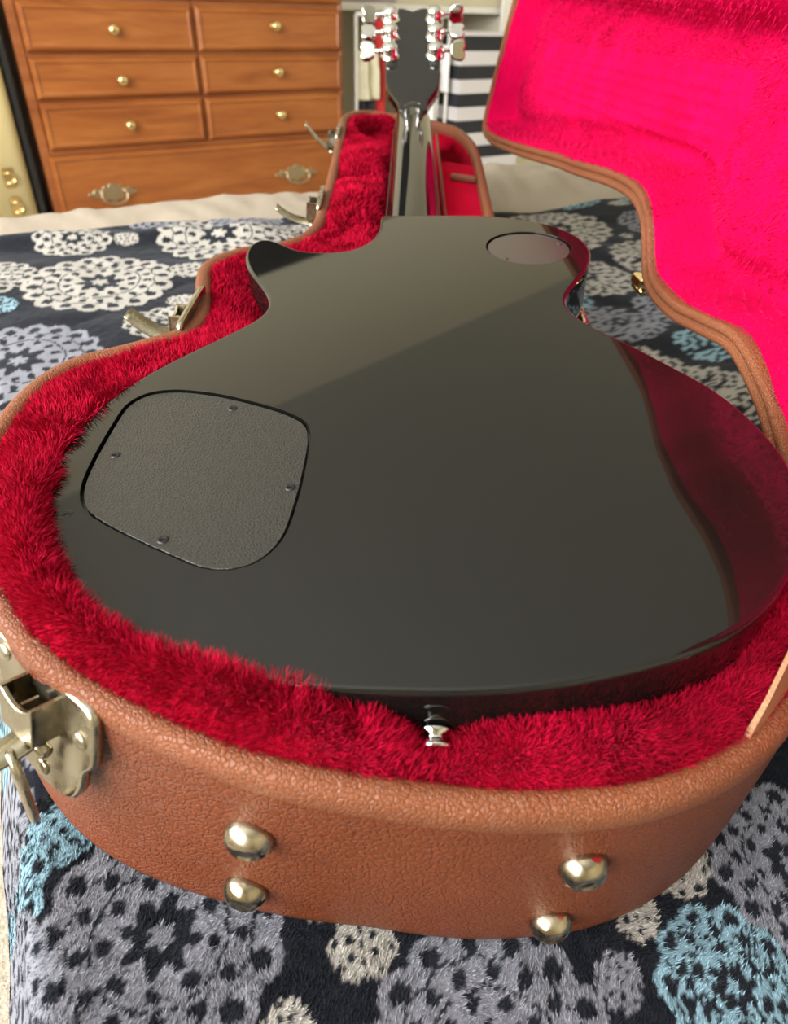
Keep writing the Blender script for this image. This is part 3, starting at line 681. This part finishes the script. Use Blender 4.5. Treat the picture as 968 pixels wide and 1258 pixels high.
# draw latches along the left wall
def latch(o, nrm, wup, detail=True, lev=0.0):
    nn_ = nz(nrm); t = nz(np.cross([0, 0, 1], nn_)); w_ = np.cross(nn_, t)
    M_ = frameM(o, t, w_, nn_)
    root = MB(); q = [(-29, 26), (-24, 27.5), (24, 27.5), (28.5, 25), (29, 19), (29, 4), (26.5, 0), (23.5, -4), (21.5, -13), (17, -20.5), (9, -23.5), (0, -24.5), (-9, -23.5), (-17, -20.5), (-21.5, -13), (-23.5, -4), (-26.5, 0), (-29, 4), (-29, 19)]
    q = spline(q[::-1], 80); q = q if area2(q) > 0 else q[::-1]
    root.prism(q, -1, 3.2, M_, bev=1.2, smooth=True); pl = root.build('latch', m_nick, case)
    b = MB()                                              # catch box, open at the top
    x0, x1, y0, y1, z1 = -8, 11, 6, 22, 13
    for lo, hi in (((x0, y0, 3), (x0+1.4, y1, z1)), ((x1-1.4, y0, 3), (x1, y1, z1)), ((x0, y0, 3), (x1, y0+1.4, z1))): b.box(lo, hi, M_)
    arc = [(x0+(x1-x0)*k/14, y1-4.2*math.sin(math.pi*k/14)) for k in range(15)]
    b.prism(np.array([(x0, y0), (x1, y0)]+arc[::-1]), z1-1.4, z1+.3, M_, bev=.3)
    b.box((.8, 9, 5), (1.8, 18, 11), M_)
    b.build('catch_box', m_nick, pl)
    b = MB(); n_ = 14                                      # lever standing open, curling outward
    for k in range(n_):
        u0, u1 = k/n_, (k+1)/n_
        def pt(u): a = u*1.15; return 8+u*34, 3-7*math.sin(a*1.5)-lev*u+9*u*u, (6.0 if detail else 9.5)-2.5*u
        z0_, y0_, h0 = pt(u0); z1_, y1_, h1 = pt(u1)
        P = np.array([(-12.5+0, y0_, z0_), (6.5, y0_, z0_), (6.5, y0_-1.6, z0_), (-12.5, y0_-1.6, z0_), (-3-h1, y1_, z1_), (-3+h1, y1_, z1_), (-3+h1, y1_-1.6, z1_), (-3-h1, y1_-1.6, z1_)])
        P[0, 0] = P[3, 0] = -3-h0; P[1, 0] = P[2, 0] = -3+h0; P[:, 0] += 4
        b.add(M_(P), [(0,1,5,4),(3,7,6,2),(0,4,7,3),(1,2,6,5)]+([(0,3,2,1)] if k == 0 else [])+([(4,5,6,7)] if k == n_-1 else []), True)
    b.tube([(-8, 1, 8), (11, 1, 8)], 2.4, 12, M_)
    b.build('lever', m_nick, pl)
    if detail:
        b = MB(); P = []                                   # wire bail hanging from the lever
        for k in range(28):
            a = 2*math.pi*k/28; P.append((4+6.2*math.cos(a)*1.0, -17+17.5*math.sin(a), 13+3.5*math.sin(a)+1.5*math.cos(a)))
        b.tube(P, 1.7, 10, M_, closed=True); b.build('bail', m_nick, pl)
        for x, y in ((-23, 21), (22.5, 12), (0, -17)):
            b = MB(); b.lathe([(3.6, 3), (3.5, 3.7), (2.6, 4.3), (.3, 4.6)], 16, lambda V: M_(V*[1, 1, 1]+[x, y, 0])); b.build('rivet', m_nick, pl)
    return pl
tag(latch(np.array([-150.8, 23.4, -46.])+np.array([-.551,-.762,.341])*7+np.array([.81,-.586,0])*26+np.array([.2,.276,.94])*12, (-.55, -.76, .34), True), 'near draw latch with wire bail, beside the rivet feet')
latch(np.array([-145.5, 287., zr(-144, 287)-21]), (-1, .02, .12), True, False, -12)
latch(np.array([-91.5, 552., zr(-91, 552)-21]), (-1, -.03, .12), True, False, -8)
latch(np.array([-99.5, 838., zr(-99, 838)-21]), (-1, -.02, .12), True, False, -24)
# lid stay of tan leather at the right
b = MB(); P0 = [(115,5,-32.5),(124,13,-33.5),(139,28,-35.5),(150,42,-37)]; P1 = [(116,7,-31),(123,15,-24),(134,30,-14),(141,46,-6)]
V = []; 
for a_, c_ in zip(P0, P1):
    a_ = np.array(a_, float); c_ = np.array(c_, float); V += [a_, c_, c_+[-1.2, 1.2, 0], a_+[-1.2, 1.2, 0]]
F = []
for i in range(3):
    for k in range(4): F.append((i*4+k, i*4+(k+1) % 4, (i+1)*4+(k+1) % 4, (i+1)*4+k))
F += [(3,2,1,0), (12,13,14,15)]; b.add(V, F, False); b.build('lid_stay', m_strap, case)
# ---------------------------------------------------------------- lid
LA = np.array([188.6389+4, 203.233, -35.0]); LN = nz([0.97360464, 0.1027308, -0.20381458]); LX = nz([-0.11507748, 0.99211499, -0.04964904]); LV = nz([0.19710702, 0.071793, 0.97774976])
def LM(V): V = np.asarray(V, float); return LA+V[:, :1]*LX+V[:, 1:2]*LV+V[:, 2:3]*LN
LID = [(813,0),(750,-2),(640,9),(543,21),(460,32),(402,38),(340,46),(300,50),(266,51),(245,48),(228,41),(213,30),(200,18),(186,9),(168,5),(148,4),(128,5),(110,8),(93,11),(76,14),(62,16),(48,15),(36,12),(22,8),(5,2),(-20,-10),(-55,-25),(-100,-36),(-150,-38),(-200,-20),(-238,18),(-258,70),(-264,130),(-262,195),(-244,262),(-208,308),(-158,335),(-110,345),(-55,340),
       (-20,322),(0,298),(12,272),(30,255),(57,248),(90,250),(125,252),(150,245),(170,240),(186,226),(200,214),(216,206),(236,204),(262,203),(320,202),(400,202),(600,204),(760,206),(795,202),(818,185),(828,140),(832,76),(833,30),(829,10)]
LID = spline(LID, 620, smooth=4.0)
if area2(LID) < 0: LID = LID[::-1]
n = len(LID); b = MB()
ls = [(14, 42), (13.5, 8), (13, 0), (12, -1.6), (8.8, -1.8), (7.2, -.6), (6.4, 1.8), (5.4, -.4), (3.5, -1.6), (1.0, -.8), (0, 1.5), (-.4, 6), (0, 40), (2, 52), (8, 58), (16, 60)]
V = np.concatenate([LM(np.c_[offset(LID, d), np.full(n, h)]) for d, h in ls]); flip = np.linalg.det(np.stack([LX, LV, LN])) < 0
F = [(i*n+k, i*n+(k+1) % n, (i+1)*n+(k+1) % n, (i+1)*n+k) for i in range(len(ls)-1) for k in range(n)]
b.add(V, F, True); b.add(LM(np.c_[offset(LID, 16), np.full(n, 60)]), [tuple(range(n))], False)
lid = b.build('lid', m_rim, case); 
st2 = 3.0; gu, gv = np.meshgrid(np.arange(-270, 840, st2), np.arange(-42, 352, st2), indexing='ij')
dl = sdist(LID[::2], gu, gv)-10
depth = 5*sstep(dl, 0, 6)+38*sstep(dl, 4, 22)-15*sstep(dl, 27, 44)+5.5*vnoise(gu, gv, 70, 71, 3)+1.2*vnoise(gu, gv, 16, 72, 2)*sstep(dl, 0, 10)
# impressions left by the strings and fingerboard
s0 = sstep(gu, 205, 260)*(1-sstep(gu, 640, 700)); cc = 118-.012*(gu-250)-.03*(gu-250)
hwid = 30-.010*(gu-250)
for k in range(6):
    vv = cc+(k-2.5)*(hwid*2/6); depth = depth+s0*(4.6*np.exp(-((gv-vv)/2.6)**2))
depth = depth-s0*3.0*(np.abs(gv-cc) < hwid)*sstep(hwid-np.abs(gv-cc), 0, 5)+s0*(np.abs(gv-cc) < hwid)*1.1*np.sin(gu/3.6+3*vnoise(gu, gv, 12, 77, 2))
dm = sstep(gu, 195, 215)*(1-sstep(gu, 262, 275)); depth = depth+dm*2.2*(np.abs(gv-cc) < 36)*(np.sin(gu/5.2)*np.sin(gv/7) > .3)
# soft folds near the shoulder
depth = depth+4*np.exp(-((gu-235+.5*(gv-60))/14)**2)*sstep(90-np.abs(gv-70), 0, 60)*sstep(dl, 4, 30)+3*np.exp(-((gu-120-.3*(gv-60))/16)**2)*sstep(dl, 4, 30)
mk_ = dl > -.5
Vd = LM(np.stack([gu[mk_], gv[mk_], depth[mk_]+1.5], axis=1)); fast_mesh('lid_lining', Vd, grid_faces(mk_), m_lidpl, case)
def lid_pile(n_):
    u_ = rng.uniform(-150, 838, n_); v_ = rng.uniform(-40, 260, n_); i = (u_+270)/st2; j = (v_+42)/st2; i0 = np.clip(i.astype(int), 1, gu.shape[0]-3); j0 = np.clip(j.astype(int), 1, gu.shape[1]-3)
    imp = (np.abs(v_-(118-.012*(u_-250)-.03*(u_-250))) < 34) & (u_ > 205) & (u_ < 700); k = (dl[i0, j0] > 0) & (~imp | (rng.uniform(size=n_) < .05)); k &= (dl[i0, j0] < 60) | (rng.uniform(size=n_) < .5); u_, v_, i0, j0 = u_[k], v_[k], i0[k], j0[k]; m_ = len(u_)
    P = LM(np.stack([u_, v_, depth[i0, j0]+1.5], axis=1)); cu = vnoise(u_, v_, 14, 81, 3); cv = vnoise(u_, v_, 14, 82, 3)
    gn = (depth[i0+1, j0]-depth[i0-1, j0])/(2*st2); gm = (depth[i0, j0+1]-depth[i0, j0-1])/(2*st2); NN = -LN+LX*gn[:, None]+LV*gm[:, None]; NN /= np.linalg.norm(NN, axis=1)[:, None]
    D = NN*rng.uniform(.6, 1.0, (m_, 1))+LX*(cu*.9)[:, None]+LV*(cv*.9-.4)[:, None]+rng.normal(size=(m_, 3))*.25; D *= 3.6
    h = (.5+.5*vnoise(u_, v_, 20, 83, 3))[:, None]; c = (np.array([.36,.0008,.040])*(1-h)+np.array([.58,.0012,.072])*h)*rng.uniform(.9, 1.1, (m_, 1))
    return blades(P, D, .7, c, 'lid_pile', m_fur, case)
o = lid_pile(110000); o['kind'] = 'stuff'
# hinge seen on the outside of the lid, and the matching leaf on the base
b = MB(); hx = lambda V: LM(V+[196, 8, 0]); b.box((-9, -3, -3), (9, 5, 5), hx, bev=1.5); b.tube([(-9, -5, 2), (9, -5, 2)], 2.4, 12, hx)
b.build('hinge', m_brassk, case)
b = MB(); hz_ = zr(118, 362); b.box((116, 340, hz_-22), (120.5, 384, hz_+1), bev=1.2); b.tube([(121, 340, hz_+2), (121, 384, hz_+2)], 3.4, 12); b.build('hinge', m_nick, case)
# ================================================================ dresser (room frame)
dr_ = empty('dresser', RF((550, 200, FLOOR))[0], 'honey-coloured wooden dresser with raised drawer fronts against the far wall', 'dresser')
W0, W1, DZ = -24.0, 1126.0, 450.0; TOP = 345.0
b = MB('r')
b.box((W0, 6, FLOOR+60), (6, DZ-4, TOP)); b.box((W1-22, 6, FLOOR+60), (W1, DZ-4, TOP)); b.box((6, DZ-14, FLOOR+60), (W1-22, DZ-4, TOP))
b.box((W0, 0, FLOOR+60), (4, 20, TOP), bev=3); b.box((1112, 0, FLOOR+60), (W1, 20, TOP), bev=3)
b.box((4, 2, -508), (1112, 20, -492)); b.build('cabinet', m_wood2, dr_)
MB('r').box((W0-8, -26, TOP), (W1+22, DZ, TOP+26), bev=7).build('dresser_top', m_wood2, dr_)
MB('r').box((W0-6, -8, FLOOR), (W1+6, DZ-10, FLOOR+62), bev=4).build('plinth', m_wood2, dr_)
rows = [(186, 332), (44, 170), (-82, 31), (-224, -93)]
b = MB('r')
for z0, z1 in ((170, 186), (31, 44), (-93, -82), (-241, -224)): b.box((4, 3, z0), (1112, 20, z1))
b.box((541, 3, -230), (553, 20, TOP)); b.build('rails', m_wood2, dr_)
def drawer(s0, s1, z0, z1, knobs):
    b = MB('r'); e = 15
    # front: bevelled panel standing proud of the rails
    V = []; 
    for (i, d) in ((0, 16), (0, -8), (9, -18), (13, -19), (16, -16), (22, -14.5)):
        V += [(s0+i, d, z0+i), (s1-i, d, z0+i), (s1-i, d, z1-i), (s0+i, d, z1-i)]
    F = [(i*4+k, i*4+(k+1) % 4, (i+1)*4+(k+1) % 4, (i+1)*4+k) for i in range(5) for k in range(4)]+[(20, 21, 22, 23)]
    b.add(V, F, False); b.box((s0+12, 16, z0+12), (s1-12, 330, z1-22))
    d_ = b.build('drawer', m_wood, dr_)
    for (s, z) in knobs:
        M_ = lambda V: np.stack([s+V[:, 0], -14.5-V[:, 2], z+V[:, 1]], axis=1)
        MB('r').lathe([(13, 0), (13, 2), (7, 4), (6, 11), (11, 14), (15.5, 19), (16, 24), (12, 29), (6, 31), (.5, 31.5)], 24, M_).build('knob', m_brassk, d_)
    return d_
KN = [(247, 259), (103, 118), (-33, -19), (-162, -154)]
for (z0, z1), (kl, kr) in zip(rows, KN):
    drawer(6, 540, z0, z1, [(272, kl)]); drawer(554, 1110, z0, z1, [(837, kr)])
bd = drawer(-4, 1110, -490, -242, [])
def bat_handle(s, z, wd):
    M_ = lambda V: np.stack([s+V[:, 0]*wd/172, -14.5-V[:, 2], z+V[:, 1]], axis=1)
    half = [(0,34),(10,30),(17,22),(28,26),(36,18),(44,12),(54,18),(64,12),(70,4),(80,6),(86,0),(80,-6),(68,-6),(58,-12),(46,-16),(36,-14),(28,-24),(16,-22),(8,-32),(0,-36)]
    q = spline(half+[(-x, y) for x, y in half[1:-1]][::-1], 120); q = q if area2(q) > 0 else q[::-1]
    MBr = MB('r').prism(q, 0, 3.5, M_, bev=1.5, smooth=True)
    for sx in (-40, 40): MBr.lathe([(9, 3), (9, 8), (7, 14), (5, 18), (.5, 19)], 16, lambda V: M_(V+[sx, 6, 0]))
    P = [(-40, 6, 14), (-44, -6, 18), (-36, -22, 22), (-16, -30, 24), (0, -32, 25), (16, -30, 24), (36, -22, 22), (44, -6, 18), (40, 6, 14)]
    MBr.tube(spline(P, 40, closed=False), 3.6, 10, M_); MBr.build('handle', m_antique, bd)
bat_handle(177, -366, 172); bat_handle(894, -360, 190)
o = MB('r').box((520, WALL-60, 1020), (1330, WALL-12, 1530), bev=6).build('reflection_panel', mat('black_panel', (.008,.008,.009), .25)); tag(o, 'unseen black panel added on the far wall for the dark reflection in the guitar horn', 'reflection_panel')  # unseen black panel, added so the guitar horn mirrors something dark
# ================================================================ things left of the dresser
m_yel = mat('pale_yellow_vinyl', (.62,.52,.27), .45); noise_bump(m_yel, 260, .3, .001)
m_blk = mat('matt_black', (.012,.012,.013), .6)
yc = empty('hard_case', RF((-170, 90, FLOOR))[0], 'pale yellow hard case with brass latches standing left of the dresser', 'case')
lean = lambda V: np.stack([V[:, 0], V[:, 1], V[:, 2]], axis=1)
b = MB('r'); q = spline([(-330,-20),(-300,-44),(-110,-44),(-84,-30),(-80,20),(-80,90),(-84,140),(-110,160),(-300,160),(-330,130)], 60)
b.prism(q, FLOOR, 420, None, bev=18, smooth=True); b.build('shell', m_yel, yc)
b = MB('r'); q2 = offset(q if area2(q) > 0 else q[::-1], -1.6)
b.box((-84, 52, FLOOR+6), (-78.6, 60, 416)); b.build('seam_trim', m_brassk, yc)
for zc in (-286, -373):
    b = MB('r'); b.box((-160, -52, zc-30), (-128, -43, zc+30), bev=3)
    b.tube([(-158, -56, zc+12), (-140, -60, zc+16), (-128, -60, zc+6), (-128, -60, zc-10), (-140, -60, zc-16), (-158, -56, zc-12)], 4, 8); b.build('latch', m_brassk, yc)
o = MB('r').box((-76, -10, FLOOR), (-50, 420, 460), bev=6).build('gap_shade_slab', m_blk); tag(o, 'tall thin black slab added as the shade in the gap between the yellow case and the dresser', 'shade_slab')  # black slab added to stand in for the shade of the gap
# ================================================================ closet to the right of the dresser
m_mauve = mat('mauve_panel', (.36,.31,.33), .7); m_stripe_b = mat('black_fabric', (.02,.021,.026), .8); m_stripe_w = mat('white_fabric', (.66,.64,.66), .8)
m_towel = mat('white_terry', (.82,.82,.84), .95, sheen=.3, sheen_tint=(1,1,1)); noise_bump(m_towel, 120, .6, .004)
m_cream = mat('cream_cotton', (.62,.58,.42), .95); noise_bump(m_cream, 30, .6, .01); m_red = mat('red_cloth', (.45,.02,.02), .8)
t = empty('shelf', RF((1800, 640, 170))[0], 'mauve shelf with a white front edge above the striped drawers', 'shelf')
MB('r').box((1215, WALL+40, 196), (2340, WALL+760, 330)).build('shelf_box', m_mauve, t)
MB('r').box((1215, WALL+24, 168), (2340, WALL+44, 196), bev=3).build('shelf_edge', m_white, t)
MB('r').box((1700, WALL+24, 196), (2340, WALL+39, 330)).build('shelf_front', m_cream, t)
# striped fabric drawer unit
x0s, x1s = 1722, 2100; dfr = 20
t = empty('storage_chest', RF((1880, 200, FLOOR))[0], 'black and white striped fabric storage chest behind the open lid', 'chest')
MB('r').box((x0s, dfr, FLOOR), (x1s, dfr+330, 92)).build('body', m_stripe_b, t)
zz = 92
k = 0
while zz > FLOOR+60:
    h = 52; mm = m_stripe_b if k % 2 == 0 else m_stripe_w
    if k % 2: MB('r').box((x0s-3, dfr-4, zz-h), (x1s+3, dfr+333, zz)).build('stripe', mm, t)
    zz -= h; k += 1
MB('r').box((x0s-6, dfr-8, 92), (x1s+6, dfr+336, 104), bev=3).build('lid', m_stripe_w, t)
def cloth(name, s0, s1, z0, z1, d, m, label, cat, amp=14, fold=38, seed=1, taper=0.0):
    ss, zz = np.meshgrid(np.linspace(0, 1, 40), np.linspace(0, 1, 50), indexing='ij'); mid = (s0+s1)/2
    wv = 1-taper*(1-zz); s = mid+(s0+(s1-s0)*ss-mid)*wv; z = z0+(z1-z0)*zz
    dd = d+amp*np.sin(ss*(s1-s0)/fold*2*np.pi+zz*1.2)+amp*.6*vnoise(ss*4, zz*4, 1, seed, 2)
    b_ = np.stack([s.ravel(), dd.ravel(), z.ravel()], axis=1); b2 = b_+[0, 12, 0]; ni_, nj_ = ss.shape
    i, j = np.meshgrid(np.arange(ni_-1), np.arange(nj_-1), indexing='ij'); q = (i*nj_+j).ravel(); F = np.stack([q, q+nj_, q+nj_+1, q+1], axis=1)
    per = np.array([k*nj_ for k in range(ni_)]+[(ni_-1)*nj_+k for k in range(1, nj_)]+[k*nj_+nj_-1 for k in range(ni_-2, -1, -1)]+[k for k in range(nj_-2, 0, -1)]); p2 = np.roll(per, -1); nb = len(b_)
    F = np.vstack([F, F[:, ::-1]+nb, np.stack([p2, per, per+nb, p2+nb], axis=1)])
    o = fast_mesh(name, np.vstack([b_, b2]), F, m, frame='r'); tag(o, label, cat); return o
rd = empty('clothes_rack', RF((1460, 80, FLOOR))[0], 'white clothes rack standing behind the headstock', 'rack')
MB('r').tube([(1236, 80, 158), (1700, 80, 158)], 7, 12).build('rail', m_white, rd)
for s_ in (1236, 1700): MB('r').tube([(s_, 80, FLOOR), (s_, 80, 158)], 7, 12).build('post', m_white, rd)
for s_ in (1236, 1700): MB('r').box((s_-12, -80, FLOOR), (s_+12, 240, FLOOR+16), bev=4).build('foot', m_white, rd)
cloth('towel', 1588, 1650, -340, 148, 70, m_towel, 'long white towel hanging at the right end of the rack', 'towel', 8, 45, 3)
cloth('towel', 1650, 1694, -110, 60, 48, m_towel, 'short white cloth with a hanging corner beside the long towel', 'cloth', 9, 40, 4, .4)
cloth('garment', 1246, 1330, -128, 40, 70, m_cream, 'cream garment hanging at the left end of the rack', 'garment', 12, 50, 5, -.2)
cloth('garment', 1345, 1392, -330, 148, 90, m_red, 'red garment hanging on the rack behind the tuners', 'garment', 10, 40, 6)
cloth('garment', 1256, 1340, -420, -135, 100, m_stripe_b, 'black garment below the cream one', 'garment', 10, 45, 7)
